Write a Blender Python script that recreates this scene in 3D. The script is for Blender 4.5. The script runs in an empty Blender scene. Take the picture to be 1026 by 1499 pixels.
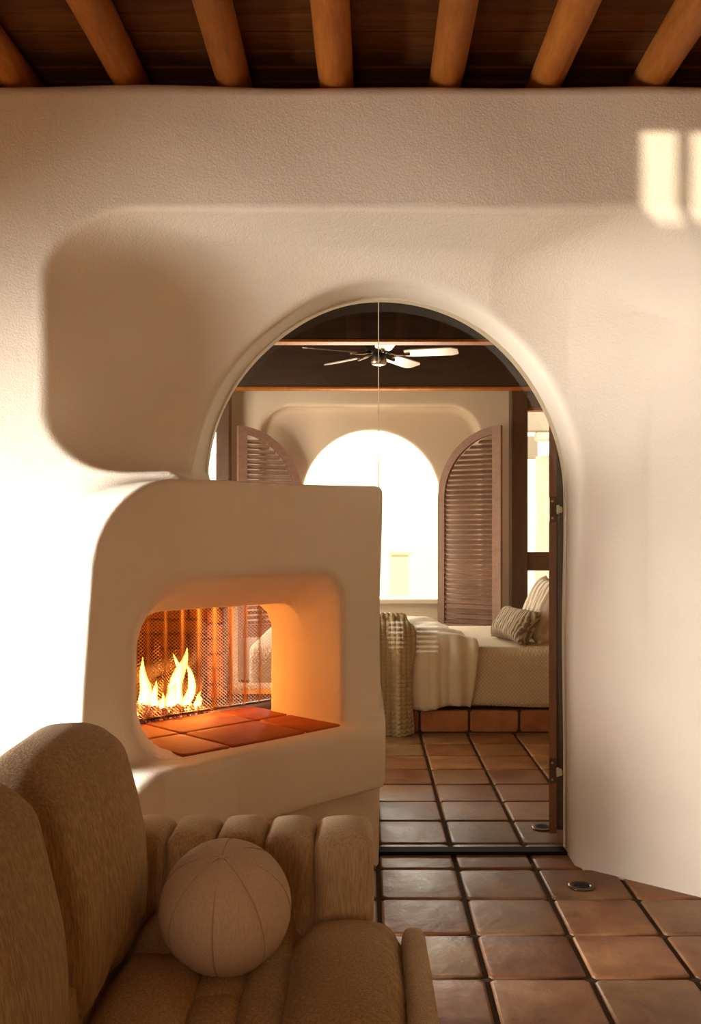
import bpy, math, random
import numpy as np
from mathutils import Vector, Matrix

# ---------------------------------------------------------------- camera, world, lights, exposure
SC = bpy.context.scene
COL = SC.collection
random.seed(4)
RNG = np.random.default_rng(7)
F, VX, VY, EYE = 1412.0, 536.0, 780.0, 1.365      # focal length in pixels, vanishing point, eye height

cam_d = bpy.data.cameras.new('camera')
cam = bpy.data.objects.new('camera', cam_d); COL.objects.link(cam)
cam.location = (0, 0, EYE); cam.rotation_euler = (math.pi / 2, 0, 0)
cam_d.sensor_fit = 'VERTICAL'; cam_d.sensor_height = 36.0
cam_d.lens = 36.0 * F / 1499.0
cam_d.shift_x = -(VX - 513.0) / 1499.0
cam_d.shift_y = (VY - 749.5) / 1499.0
cam_d.clip_start = 0.05
SC.camera = cam

w = bpy.data.worlds.new('sky'); SC.world = w; w.use_nodes = True
bg = w.node_tree.nodes['Background']
bg.inputs[0].default_value = (1.0, 0.93, 0.80, 1)
bg.inputs[1].default_value = 4.5

sun_d = bpy.data.lights.new('sun', 'SUN'); sun = bpy.data.objects.new('sun', sun_d); COL.objects.link(sun)
sun_d.energy = 7.0; sun_d.color = (1.0, 0.90, 0.72); sun_d.angle = math.radians(0.45)
sun.rotation_euler = Vector((0.80, 0.60, -0.012)).to_track_quat('-Z', 'Y').to_euler()


def area(name, loc, aim, sx, sy, power, col, spread=180):
    d = bpy.data.lights.new(name, 'AREA'); o = bpy.data.objects.new(name, d); COL.objects.link(o)
    d.shape = 'RECTANGLE'; d.size = sx; d.size_y = sy; d.energy = power; d.color = col
    d.spread = math.radians(spread)
    o.location = loc
    o.rotation_euler = (Vector(aim) - Vector(loc)).to_track_quat('-Z', 'Y').to_euler()
    return o


# daylight at the window of the left wall, at the bedroom windows; added warm fill lamp behind the camera
area('window_light', (-4.55, 1.80, 1.02), (0.6, 3.35, 0.75), 2.0, 1.4, 335, (1.0, 0.985, 0.97), 108)
area('back_fill_light', (-0.75, -1.30, 1.12), (-0.3, 3.4, 1.3), 1.2, 1.25, 31, (1.0, 0.66, 0.40))
area('bedroom_window_light', (0.05, 9.55, 1.55), (0.05, 5, 0.9), 1.3, 1.6, 120, (1.0, 0.90, 0.74))
area('bedroom_side_light', (-2.28, 6.9, 1.4), (0, 6.9, 1.2), 1.6, 1.6, 100, (1.0, 0.86, 0.66))

vs = SC.view_settings
vs.view_transform = 'Standard'; vs.look = 'None'; vs.gamma = 1.0; vs.use_curve_mapping = False
vs.exposure = 0.0
SC.cycles.use_denoising = True
SC.cycles.max_bounces = 12
SC.cycles.diffuse_bounces = 6
SC.cycles.transparent_max_bounces = 16
SC.cycles.sample_clamp_indirect = 6.0


# ---------------------------------------------------------------- helpers: objects
TW = {}          # inverse world translation of each parent


def link(name, verts, faces, mat=None, parent=None, smooth=True, kind=None, mats=None, fmat=None):
    me = bpy.data.meshes.new(name)
    me.from_pydata([tuple(map(float, v)) for v in verts], [], [tuple(map(int, f)) for f in faces])
    me.update()
    if mat: me.materials.append(mat)
    if mats:
        for m in mats: me.materials.append(m)
    if fmat is not None: me.polygons.foreach_set('material_index', np.array(fmat, dtype=np.int32))
    if smooth: me.polygons.foreach_set('use_smooth', np.ones(len(me.polygons), dtype=bool))
    return put(name, me, parent, kind)


def put(name, me, parent=None, kind=None, loc=None, rot=None):
    o = bpy.data.objects.new(name, me); COL.objects.link(o)
    if loc is not None: o.location = loc
    if rot is not None: o.rotation_euler = rot
    if parent is not None:
        o.parent = parent
        if parent.name in TW: o.matrix_parent_inverse = TW[parent.name]
    if kind: o['kind'] = kind
    return o


def shade_auto(o, deg=35):
    me = o.data
    me.polygons.foreach_set('use_smooth', np.ones(len(me.polygons), dtype=bool))
    me.set_sharp_from_angle(angle=math.radians(deg))


def thing(name, label, cat, loc, group=None):
    o = bpy.data.objects.new(name, None); COL.objects.link(o)
    o.location = loc; o.empty_display_size = 0.1
    TW[o.name] = Matrix.Translation(-Vector(loc))
    return tag(o, label, cat, group)


def tag(o, label, cat, group=None):
    o['label'] = label; o['category'] = cat
    if group: o['group'] = group
    return o


class MB:
    def __init__(s): s.v = []; s.f = []

    def add(s, v, f):
        n = len(s.v); s.v += [tuple(p) for p in v]; s.f += [tuple(i + n for i in q) for q in f]; return s

    def box(s, x0, x1, y0, y1, z0, z1, b=0.0):
        if b <= 0:
            v = [(x, y, z) for x in (x0, x1) for y in (y0, y1) for z in (z0, z1)]
            return s.add(v, [(0, 1, 3, 2), (4, 6, 7, 5), (0, 4, 5, 1), (2, 3, 7, 6), (0, 2, 6, 4), (1, 5, 7, 3)])
        v, f = bevel_box((x1 - x0) / 2, (y1 - y0) / 2, (z1 - z0) / 2, b)
        c = ((x0 + x1) / 2, (y0 + y1) / 2, (z0 + z1) / 2)
        return s.add([(p[0] + c[0], p[1] + c[1], p[2] + c[2]) for p in v], f)

    def tube(s, pts, r, n=8, cap=True):
        pts = [Vector(p) for p in pts]; m = len(pts)
        rs = r if isinstance(r, (list, tuple)) else [r] * m
        v = []; f = []
        up = Vector((0.123, 0.31, 0.94)).normalized()
        for i, p in enumerate(pts):
            t = (pts[min(i + 1, m - 1)] - pts[max(i - 1, 0)]).normalized()
            a = t.cross(up)
            if a.length < 1e-4: a = t.cross(Vector((1, 0, 0)))
            a.normalize(); b = t.cross(a)
            for k in range(n):
                th = 2 * math.pi * k / n
                v.append(p + rs[i] * (math.cos(th) * a + math.sin(th) * b))
        for i in range(m - 1):
            for k in range(n):
                f.append((i * n + k, i * n + (k + 1) % n, (i + 1) * n + (k + 1) % n, (i + 1) * n + k))
        if cap:
            f.append(tuple(reversed(range(n)))); f.append(tuple((m - 1) * n + k for k in range(n)))
        return s.add(v, f)

    def lathe(s, prof, c=(0, 0, 0), n=24):
        v = []; f = []; m = len(prof)
        for r, z in prof:
            for k in range(n):
                th = 2 * math.pi * k / n
                v.append((c[0] + r * math.cos(th), c[1] + r * math.sin(th), c[2] + z))
        for i in range(m - 1):
            for k in range(n):
                f.append((i * n + k, i * n + (k + 1) % n, (i + 1) * n + (k + 1) % n, (i + 1) * n + k))
        f.append(tuple(reversed(range(n)))); f.append(tuple((m - 1) * n + k for k in range(n)))
        return s.add(v, f)

    def prism(s, poly, y0, y1):
        """polygon in (x, z), extruded along y"""
        n = len(poly)
        v = [(x, y0, z) for x, z in poly] + [(x, y1, z) for x, z in poly]
        f = [tuple(range(n)), tuple(reversed(range(n, 2 * n)))]
        f += [(i, i + n, (i + 1) % n + n, (i + 1) % n) for i in range(n)]
        return s.add(v, f)

    def build(s, name, mat, parent=None, smooth=False, kind=None):
        return link(name, s.v, s.f, mat, parent, smooth, kind)


def bevel_box(hx, hy, hz, b):
    v = []; f = []; idx = {}
    H = (hx, hy, hz)
    for sx in (-1, 1):
        for sy in (-1, 1):
            for sz in (-1, 1):
                S = (sx, sy, sz)
                for ax in range(3):
                    p = [S[i] * (H[i] - (0 if i == ax else b)) for i in range(3)]
                    idx[(S, ax)] = len(v); v.append(tuple(p))
    for ax in range(3):
        o = [i for i in range(3) if i != ax]
        for sg in (-1, 1):
            q = []
            for a, c in ((-1, -1), (1, -1), (1, 1), (-1, 1)):
                S = [0, 0, 0]; S[ax] = sg; S[o[0]] = a; S[o[1]] = c
                q.append(idx[(tuple(S), ax)])
            f.append(tuple(q if (sg > 0) == (ax != 1) else reversed(q)))
    for ax in range(3):       # edges parallel to ax
        o = [i for i in range(3) if i != ax]
        for a in (-1, 1):
            for c in (-1, 1):
                S0 = [0, 0, 0]; S0[o[0]] = a; S0[o[1]] = c; S1 = list(S0); S0[ax] = -1; S1[ax] = 1
                q = [idx[(tuple(S0), o[0])], idx[(tuple(S1), o[0])], idx[(tuple(S1), o[1])], idx[(tuple(S0), o[1])]]
                f.append(tuple(q))
    for sx in (-1, 1):
        for sy in (-1, 1):
            for sz in (-1, 1):
                S = (sx, sy, sz); f.append((idx[(S, 0)], idx[(S, 1)], idx[(S, 2)]))
    # make every face point outwards
    g = []
    for q in f:
        a, b2, c2 = (Vector(v[q[0]]), Vector(v[q[1]]), Vector(v[q[2]]))
        n = (b2 - a).cross(c2 - a)
        cen = sum((Vector(v[i]) for i in q), Vector()) / len(q)
        g.append(q if n.dot(cen) > 0 else tuple(reversed(q)))
    return v, g


def cube_grid(n):
    """unit cube surface, n segments per edge, welded: numpy verts in [-1,1]^3 and quads"""
    key = {}; V = []; Fs = []
    def vid(p):
        k = tuple(int(round(c * n * 2)) for c in p)
        if k not in key: key[k] = len(V); V.append(p)
        return key[k]
    for ax in range(3):
        a, b = [(1, 2), (2, 0), (0, 1)][ax]
        for sg in (-1, 1):
            for i in range(n):
                for j in range(n):
                    q = []
                    for di, dj in ((0, 0), (1, 0), (1, 1), (0, 1)):
                        p = [0, 0, 0]; p[ax] = sg; p[a] = -1 + 2 * (i + di) / n; p[b] = -1 + 2 * (j + dj) / n
                        q.append(vid(tuple(p)))
                    Fs.append(tuple(q if sg > 0 else reversed(q)))
    return np.array(V, dtype=float), Fs


def rbox(h, r, n=14, bulge=(0, 0, 0), warp=None, c=(0, 0, 0)):
    """rounded, bulging box; warp(P) deforms the (N,3) points before they are moved to c"""
    V, Fs = cube_grid(n)
    h = np.array(h, dtype=float)
    S = np.sign(V) * (1 - (1 - np.abs(V)) ** 1.35)       # closer rows near the edges
    P = S * h
    inner = np.clip(P, -(h - r), h - r)
    D = P - inner
    L = np.linalg.norm(D, axis=1, keepdims=True); L[L < 1e-9] = 1
    Q = inner + D / L * r * np.minimum(1, L / 1e-9 * 1)
    for ax in range(3):
        o = [i for i in range(3) if i != ax]
        k = (1 - S[:, o[0]] ** 2) * (1 - S[:, o[1]] ** 2)
        Q[:, ax] += bulge[ax] * k * S[:, ax]
    if warp is not None: Q = warp(Q)
    return Q + np.array(c), Fs


def shell(fn, nu, nv, thick):
    """closed sheet: fn(U, V) -> (X, Y, Z) arrays, thickness along its own normal"""
    u, v = np.meshgrid(np.linspace(0, 1, nu), np.linspace(0, 1, nv), indexing='ij')
    P = np.stack(fn(u, v), -1)
    du = np.gradient(P, axis=0); dv = np.gradient(P, axis=1)
    N = np.cross(du, dv); N /= np.linalg.norm(N, axis=2, keepdims=True) + 1e-12
    e = np.minimum(np.minimum(u, 1 - u) * (nu - 1), np.minimum(v, 1 - v) * (nv - 1))
    t = thick * np.sqrt(np.clip(e / 3.0, 0.02, 1))[..., None]
    A = (P + N * t / 2).reshape(-1, 3); B = (P - N * t / 2).reshape(-1, 3)
    Vv = np.concatenate([A, B]); m = nu * nv; Fs = []
    for i in range(nu - 1):
        for j in range(nv - 1):
            a = i * nv + j; q = (a, a + nv, a + nv + 1, a + 1)
            Fs.append(q); Fs.append(tuple(m + k for k in reversed(q)))
    ring = [i * nv for i in range(nu)] + [(nu - 1) * nv + j for j in range(1, nv)] + [i * nv + nv - 1 for i in range(nu - 2, -1, -1)] + [j for j in range(nv - 2, 0, -1)]
    for k in range(len(ring)):
        a, b = ring[k], ring[(k + 1) % len(ring)]
        Fs.append((b, a, a + m, b + m))
    return Vv, Fs


# ---------------------------------------------------------------- helpers: adobe surfaces from a distance field
def smax(a, b, k):
    h = np.maximum(k - np.abs(a - b), 0) / k
    return np.maximum(a, b) + h * h * k * 0.25


def smin(a, b, k): return -smax(-a, -b, k)


def rint(a, b, r): return np.minimum(np.maximum(a, b), -r) + np.hypot(np.maximum(a + r, 0), np.maximum(b + r, 0))


def surface_net(sdf, lo, hi, h):
    ax = [np.arange(lo[i], hi[i] + h, h, dtype=np.float32) for i in range(3)]
    X, Y, Z = np.meshgrid(*ax, indexing='ij', sparse=True)
    D = (sdf(X, Y, Z) + np.zeros((1, 1, 1), np.float32)).astype(np.float32)
    s = D < 0
    n = [k - 1 for k in s.shape]
    c = sum(s[i:i + n[0], j:j + n[1], k:k + n[2]].astype(np.int8) for i in (0, 1) for j in (0, 1) for k in (0, 1))
    act = (c > 0) & (c < 8)
    I = np.argwhere(act); ids = -np.ones(act.shape, np.int64); ids[act] = np.arange(len(I))
    acc = np.zeros((len(I), 3)); cnt = np.zeros(len(I))
    for a in range(3):
        o = [i for i in range(3) if i != a]
        for p in (0, 1):
            for q in (0, 1):
                off = [0, 0, 0]; off[o[0]] = p; off[o[1]] = q
                i0 = I + off; i1 = i0.copy(); i1[:, a] += 1
                d0 = D[tuple(i0.T)]; d1 = D[tuple(i1.T)]
                m = (d0 < 0) != (d1 < 0)
                t = np.where(m, d0 / np.where(m, d0 - d1, 1), 0)
                pt = i0.astype(float); pt[:, a] += t
                acc[m] += pt[m]; cnt[m] += 1
    P = acc / cnt[:, None] * h + np.array(lo)
    quads = []
    for a in range(3):
        sl0 = [slice(None)] * 3; sl1 = [slice(None)] * 3
        sl0[a] = slice(0, -1); sl1[a] = slice(1, None)
        cr = s[tuple(sl0)] != s[tuple(sl1)]
        E = np.argwhere(cr)
        o = [(a + 1) % 3, (a + 2) % 3]
        ok = np.ones(len(E), bool)
        for k in o: ok &= (E[:, k] > 0) & (E[:, k] < n[k])
        E = E[ok]
        def cell(p, q):
            e = E.copy(); e[:, o[0]] -= p; e[:, o[1]] -= q
            return ids[tuple(e.T)]
        Q = np.stack([cell(1, 1), cell(0, 1), cell(0, 0), cell(1, 0)], 1)
        flip = ~s[tuple(E.T)]
        Q[flip] = Q[flip][:, ::-1]
        quads.append(Q)
    Q = np.concatenate(quads)

    def grad(P):
        e = 2e-3; g = np.zeros_like(P)
        for k in range(3):
            d = np.zeros(3); d[k] = e
            g[:, k] = (sdf(*(P + d).T) - sdf(*(P - d).T)) / (2 * e)
        return g
    for _ in range(2):
        g = grad(P); d = sdf(*P.T)
        step = d[:, None] * g / (np.sum(g * g, 1, keepdims=True) + 1e-6)
        L = np.linalg.norm(step, axis=1, keepdims=True)
        P = P - step * np.minimum(1, 0.6 * h / (L + 1e-9))
    g = grad(P); g /= np.linalg.norm(g, axis=1, keepdims=True) + 1e-9
    return P, Q, g


def net_object(name, P, Q, Nn, mat, parent=None, kind=None):
    used = np.unique(Q); re = -np.ones(len(P), np.int64); re[used] = np.arange(len(used))
    P = P[used]; Nn = Nn[used]; Q = re[Q]
    me = bpy.data.meshes.new(name)
    me.vertices.add(len(P)); me.vertices.foreach_set('co', P.astype(np.float32).ravel())
    me.loops.add(Q.size); me.loops.foreach_set('vertex_index', Q.astype(np.int32).ravel())
    me.polygons.add(len(Q)); me.polygons.foreach_set('loop_start', np.arange(0, Q.size, 4, dtype=np.int32))
    me.update(calc_edges=True); me.validate()
    me.polygons.foreach_set('use_smooth', np.ones(len(me.polygons), dtype=bool))
    me.normals_split_custom_set_from_vertices(Nn.tolist())
    me.materials.append(mat)
    return put(name, me, parent, kind)


# ---------------------------------------------------------------- helpers: materials
def rgb(c): return (c[0], c[1], c[2], 1)


class NT:
    def __init__(s, name):
        s.m = bpy.data.materials.new(name); s.m.use_nodes = True
        s.t = s.m.node_tree; s.b = s.t.nodes['Principled BSDF']; s.out = s.t.nodes['Material Output']

    def n(s, typ, **kw):
        nd = s.t.nodes.new(typ)
        for k, v in kw.items():
            if k in nd.inputs:
                nd.inputs[k].default_value = v
            else:
                setattr(nd, k, v)
        return nd

    def l(s, a, b): s.t.links.new(a, b)

    def coord(s, scale=(1, 1, 1), kind='Object', rot=(0, 0, 0)):
        tc = s.n('ShaderNodeTexCoord'); mp = s.n('ShaderNodeMapping')
        mp.inputs['Scale'].default_value = scale; mp.inputs['Rotation'].default_value = rot
        s.l(tc.outputs[kind], mp.inputs[0]); return mp.outputs[0]

    def noise(s, vec, scale, detail=4, rough=0.55, dist=0):
        nd = s.n('ShaderNodeTexNoise'); nd.inputs['Scale'].default_value = scale
        nd.inputs['Detail'].default_value = detail; nd.inputs['Roughness'].default_value = rough
        nd.inputs['Distortion'].default_value = dist
        s.l(vec, nd.inputs['Vector']); return nd.outputs['Fac']

    def ramp(s, fac, stops):
        r = s.n('ShaderNodeValToRGB'); e = r.color_ramp.elements
        while len(e) < len(stops): e.new(0.5)
        for k, (p, c) in enumerate(stops): e[k].position = p; e[k].color = rgb(c)
        s.l(fac, r.inputs[0]); return r.outputs[0]

    def mix(s, fac, a, b, mode='MIX'):
        m = s.n('ShaderNodeMix', data_type='RGBA', blend_type=mode)
        for sock, val in ((m.inputs[0], fac), (m.inputs[6], a), (m.inputs[7], b)):
            if hasattr(val, 'is_linked'): s.l(val, sock)
            elif isinstance(val, (int, float)): sock.default_value = val
            else: sock.default_value = rgb(val)
        return m.outputs[2]

    def math(s, op, a, b=0.0):
        m = s.n('ShaderNodeMath', operation=op)
        for sock, val in ((m.inputs[0], a), (m.inputs[1], b)):
            if hasattr(val, 'is_linked'): s.l(val, sock)
            else: sock.default_value = val
        return m.outputs[0]

    def bump(s, h, strength, dist=0.01, prev=None):
        b = s.n('ShaderNodeBump'); b.inputs['Strength'].default_value = strength; b.inputs['Distance'].default_value = dist
        s.l(h, b.inputs['Height'])
        if prev is not None: s.l(prev, b.inputs['Normal'])
        return b.outputs[0]

    def done(s, col=None, rough=None, normal=None, metal=None, spec=None, sheen=None):
        for k, v in (('Base Color', col), ('Roughness', rough), ('Normal', normal), ('Metallic', metal), ('Specular IOR Level', spec), ('Sheen Weight', sheen)):
            if v is None: continue
            if hasattr(v, 'is_linked'): s.l(v, s.b.inputs[k])
            elif isinstance(v, (int, float)): s.b.inputs[k].default_value = v
            else: s.b.inputs[k].default_value = rgb(v)
        return s.m


def mat_stucco(name, c, amt=1.0):
    k = NT(name); v = k.coord()
    big = k.noise(v, 1.6, 4); fine = k.noise(v, 140, 5, 0.65); mid = k.noise(v, 22, 4, 0.6)
    col = k.mix(k.ramp(big, [(0.35, (0, 0, 0)), (0.7, (1, 1, 1))]), [x * 0.94 for x in c], [min(1, x * 1.03) for x in c])
    col = k.mix(k.ramp(mid, [(0.62, (0, 0, 0)), (0.8, (0.25, 0.25, 0.25))]), col, [x * 0.85 for x in c])
    n = k.bump(fine, 0.45 * amt, 0.005); n = k.bump(mid, 0.16 * amt, 0.010, n)
    n = k.bump(k.noise(v, 4, 3), 0.10 * amt, 0.03, n)
    return k.done(col, 0.92, n, spec=0.15)


def mat_wood(name, a, b, scale=(1, 1, 1), rough=0.5, axis=0, spec=0.4, bump=0.15):
    k = NT(name)
    sc = [14.0, 14.0, 14.0]; sc[axis] = 1.1
    v = k.coord([sc[i] * scale[i] for i in range(3)])
    oi = k.n('ShaderNodeObjectInfo')
    off = k.n('ShaderNodeVectorMath', operation='ADD'); k.l(v, off.inputs[0]); 
    mul = k.math('MULTIPLY', oi.outputs['Random'], 37.0); k.l(mul, off.inputs[1])
    v = off.outputs[0]
    g = k.noise(v, 1.5, 5, 0.6, 0.8); fine = k.noise(v, 7, 4, 0.7)
    col = k.ramp(g, [(0.3, a), (0.7, b)])
    col = k.mix(0.35, col, k.ramp(fine, [(0.35, [x * 0.55 for x in a]), (0.65, b)]))
    var = k.math('MULTIPLY_ADD', oi.outputs['Random'], 0.35); var.node.inputs[2].default_value = 0.8
    cm = k.n('ShaderNodeCombineColor'); [k.l(var, cm.inputs[i]) for i in range(3)]
    col = k.mix(1.0, col, cm.outputs[0], 'MULTIPLY')
    return k.done(col, rough, k.bump(fine, bump, 0.004), spec=spec)


def mat_tile(name, a, b, c, rough=0.43, spec=0.25):
    k = NT(name); oi = k.n('ShaderNodeObjectInfo')
    tc = k.n('ShaderNodeTexCoord')
    off = k.n('ShaderNodeVectorMath', operation='ADD'); k.l(tc.outputs['Object'], off.inputs[0])
    k.l(k.math('MULTIPLY', oi.outputs['Random'], 53.0), off.inputs[1]); v = off.outputs[0]
    big = k.noise(v, 5.5, 4, 0.6, 0.5); sp = k.noise(v, 60, 4, 0.7)
    col = k.ramp(big, [(0.28, a), (0.52, b), (0.76, c)])
    tint = k.ramp(oi.outputs['Random'], [(0.0, (0.70, 0.58, 0.55)), (0.3, (1.0, 0.86, 0.80)), (0.65, (0.90, 1.02, 1.0)), (1.0, (1.2, 1.10, 1.0))])
    col = k.mix(1.0, col, tint, 'MULTIPLY')
    col = k.mix(k.ramp(sp, [(0.62, (0, 0, 0)), (0.78, (0.5, 0.5, 0.5))]), col, [x * 0.4 for x in a])
    rg = k.math('MULTIPLY_ADD', big, 0.35); rg.node.inputs[2].default_value = rough - 0.17
    n = k.bump(sp, 0.14, 0.004); n = k.bump(k.noise(v, 13, 3), 0.3, 0.012, n)
    return k.done(col, rg, n, spec=spec)


def mat_fabric(name, c, scale=220, rough=0.95, slub=0.5, rot=(0, 0, 0), axis=2, sheen=0.0, bump=0.5):
    k = NT(name); sc = [1.0, 1.0, 1.0]; sc[axis] = 0.09
    v = k.coord(sc, rot=rot); vi = k.coord()
    st = k.noise(v, scale, 4, 0.6); sl = k.noise(v, scale * 0.35, 2, 0.5); bl = k.noise(vi, 6, 3); w2 = k.noise(vi, scale * 1.6, 2)
    col = k.mix(k.ramp(st, [(0.37, (0, 0, 0)), (0.64, (1, 1, 1))]), [x * (1 - 0.35 * slub) for x in c], [min(1, x * (1 + 0.3 * slub)) for x in c])
    col = k.mix(k.ramp(sl, [(0.64, (0, 0, 0)), (0.74, (slub * .6,) * 3)]), col, [min(1, x * 1.55) for x in c])
    col = k.mix(k.ramp(bl, [(0.3, (0, 0, 0)), (0.8, (0.4, 0.4, 0.4))]), col, [x * 0.8 for x in c])
    n = k.bump(st, min(1, bump * 1.7), 0.004); n = k.bump(w2, bump * 0.7, 0.002, n)
    return k.done(col, rough, n, spec=0.1, sheen=sheen)


def mat_plain(name, c, rough=0.5, metal=0.0, spec=0.5, bump=0.0):
    k = NT(name); n = None
    v = k.coord(); col = k.mix(k.noise(v, 9, 4), [x * 0.88 for x in c], [min(1, x * 1.08) for x in c])
    if bump: n = k.bump(k.noise(v, 60, 4), bump, 0.004)
    return k.done(col, rough, n, metal, spec)


def mat_glass(name):
    k = NT(name); k.t.nodes.remove(k.b)
    tr = k.n('ShaderNodeBsdfTransparent'); tr.inputs[0].default_value = (0.97, 0.97, 0.95, 1)
    gl = k.n('ShaderNodeBsdfGlossy'); gl.inputs['Roughness'].default_value = 0.0
    fr = k.n('ShaderNodeFresnel'); fr.inputs['IOR'].default_value = 1.45
    mx = k.n('ShaderNodeMixShader'); k.l(fr.outputs[0], mx.inputs[0]); k.l(tr.outputs[0], mx.inputs[1]); k.l(gl.outputs[0], mx.inputs[2])
    k.l(mx.outputs[0], k.out.inputs[0]); return k.m


def mat_flame():
    k = NT('flame'); k.t.nodes.remove(k.b)
    lw = k.n('ShaderNodeLayerWeight'); lw.inputs[0].default_value = 0.35
    face = k.math('SUBTRACT', 1.0, lw.outputs['Facing'])
    tc = k.n('ShaderNodeTexCoord'); sp = k.n('ShaderNodeSeparateXYZ'); k.l(tc.outputs['Generated'], sp.inputs[0])
    col = k.ramp(sp.outputs[2], [(0.0, (1.0, 0.55, 0.14)), (0.45, (1.0, 0.42, 0.07)), (1.0, (1.0, 0.20, 0.015))])
    st = k.math('MULTIPLY', k.math('POWER', face, 1.8), 30.0)
    em = k.n('ShaderNodeEmission'); k.l(col, em.inputs[0]); k.l(st, em.inputs[1])
    tr = k.n('ShaderNodeBsdfTransparent')
    mx = k.n('ShaderNodeMixShader'); k.l(k.math('MULTIPLY', k.math('POWER', face, 1.5), 0.95), mx.inputs[0]); k.l(tr.outputs[0], mx.inputs[1]); k.l(em.outputs[0], mx.inputs[2])
    k.l(mx.outputs[0], k.out.inputs[0]); return k.m


def mat_ember():
    k = NT('glowing_glass_beads'); v = k.coord(); n = k.noise(v, 38, 3, 0.7)
    col = k.ramp(n, [(0.3, (0.09, 0.04, 0.13)), (0.6, (0.16, 0.07, 0.18))])
    k.l(k.ramp(n, [(0.50, (0.05, 0.02, 0.06)), (0.60, (0.9, 0.2, 0.03)), (0.72, (1.0, 0.6, 0.2))]), k.b.inputs['Emission Color'])
    k.l(k.ramp(n, [(0.44, (0.2, 0.2, 0.2)), (0.68, (1, 1, 1))]), k.b.inputs['Emission Strength'])
    return k.done(col, 0.15, None, spec=0.7)


M = dict(
    adobe=mat_stucco('adobe_plaster', (0.78, 0.68, 0.535)),
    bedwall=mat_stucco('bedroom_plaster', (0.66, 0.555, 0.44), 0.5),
    outwall=mat_stucco('patio_plaster', (0.80, 0.72, 0.58), 0.5),
    floor_tile=mat_tile('terracotta_tile', (0.150, 0.062, 0.028), (0.245, 0.118, 0.052), (0.345, 0.190, 0.090)),
    hearth_tile=mat_tile('hearth_tile', (0.30, 0.085, 0.014), (0.42, 0.130, 0.022), (0.50, 0.175, 0.034), 0.66, 0.12),
    bed_tile=mat_tile('platform_tile', (0.26, 0.105, 0.045), (0.34, 0.15, 0.065), (0.40, 0.20, 0.09), 0.5),
    grout=mat_plain('grout', (0.070, 0.048, 0.032), 0.95, 0.0, 0.05, bump=0.4),
    viga=mat_wood('peeled_log', (0.29, 0.086, 0.011), (0.44, 0.150, 0.023), axis=1, rough=0.55, scale=(0.6, 1, 0.6), spec=0.2),
    plank=mat_wood('ceiling_plank', (0.10, 0.033, 0.007), (0.18, 0.066, 0.015), axis=0, rough=0.7, spec=0.08),
    darkwood=mat_wood('dark_wood_and_shade', (0.030, 0.016, 0.010), (0.060, 0.032, 0.018), axis=0, rough=0.4),  # wood of the sofa feet; also the painted shade on the door edge
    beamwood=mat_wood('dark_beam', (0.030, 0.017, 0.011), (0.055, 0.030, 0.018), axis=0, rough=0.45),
    postwood=mat_wood('brown_post', (0.075, 0.034, 0.018), (0.13, 0.062, 0.032), axis=2, rough=0.4),
    shutter=mat_wood('shutter_wood', (0.22, 0.118, 0.088), (0.31, 0.18, 0.135), axis=0, rough=0.55),
    doorwood=mat_wood('door_wood', (0.20, 0.078, 0.032), (0.32, 0.13, 0.055), axis=2, rough=0.38),
    glass=mat_glass('window_glass'),
    gasket=mat_plain('pale_gasket', (0.72, 0.62, 0.46), 0.5),
    black=mat_plain('black_metal', (0.014, 0.012, 0.011), 0.75, 0.0, 0.08),
    steel=mat_plain('brushed_steel', (0.55, 0.50, 0.43), 0.3, 1.0),
    bronze=mat_plain('bronze', (0.16, 0.11, 0.07), 0.32, 0.9),
    hinge=mat_plain('worn_hinge', (0.72, 0.66, 0.54), 0.45, 0.2),
    sofa=mat_fabric('olive_slub_upholstery', (0.44, 0.300, 0.152), 190, slub=0.85, sheen=0.08),
    sofa_arm=mat_fabric('corded_upholstery', (0.58, 0.44, 0.28), 260, slub=0.7, sheen=0.08),
    linen=mat_fabric('oatmeal_linen', (0.68, 0.52, 0.385), 420, slub=0.3),
    thread=mat_plain('brown_seam_thread', (0.47, 0.345, 0.24), 0.95, spec=0.05),
    sheet=mat_plain('white_mattress', (0.66, 0.58, 0.47), 0.9, spec=0.1),
    duvet=mat_fabric('cream_duvet', (0.70, 0.61, 0.49), 300, slub=0.12, bump=0.15),
    knit=mat_fabric('tan_knit', (0.40, 0.30, 0.175), 240, slub=0.3, bump=0.3),
    brick=mat_tile('fire_brick', (0.055, 0.020, 0.009), (0.10, 0.036, 0.014), (0.16, 0.06, 0.022), 0.8),
    soot=mat_plain('soot', (0.035, 0.024, 0.018), 0.9, bump=0.6),
    wire=mat_plain('screen_wire', (0.55, 0.32, 0.12), 0.35, 0.9),
    flame=mat_flame(), ember=mat_ember(),
    fan_blade=mat_wood('pale_fan_blade', (0.60, 0.50, 0.40), (0.74, 0.64, 0.54), axis=0, rough=0.3, bump=0.03),
    roomwall=mat_stucco('room_plaster', (0.50, 0.30, 0.13)),  # unseen walls; orange tone picked to warm and weaken the bounce light
    ground=mat_plain('patio_paving', (0.62, 0.52, 0.40), 0.9, bump=0.3),
    concrete=mat_plain('porch_beam_grey', (0.34, 0.29, 0.225), 0.85, bump=0.3),
    column=mat_plain('pale_porch_post', (0.60, 0.52, 0.41), 0.8, bump=0.3),
)


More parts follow.
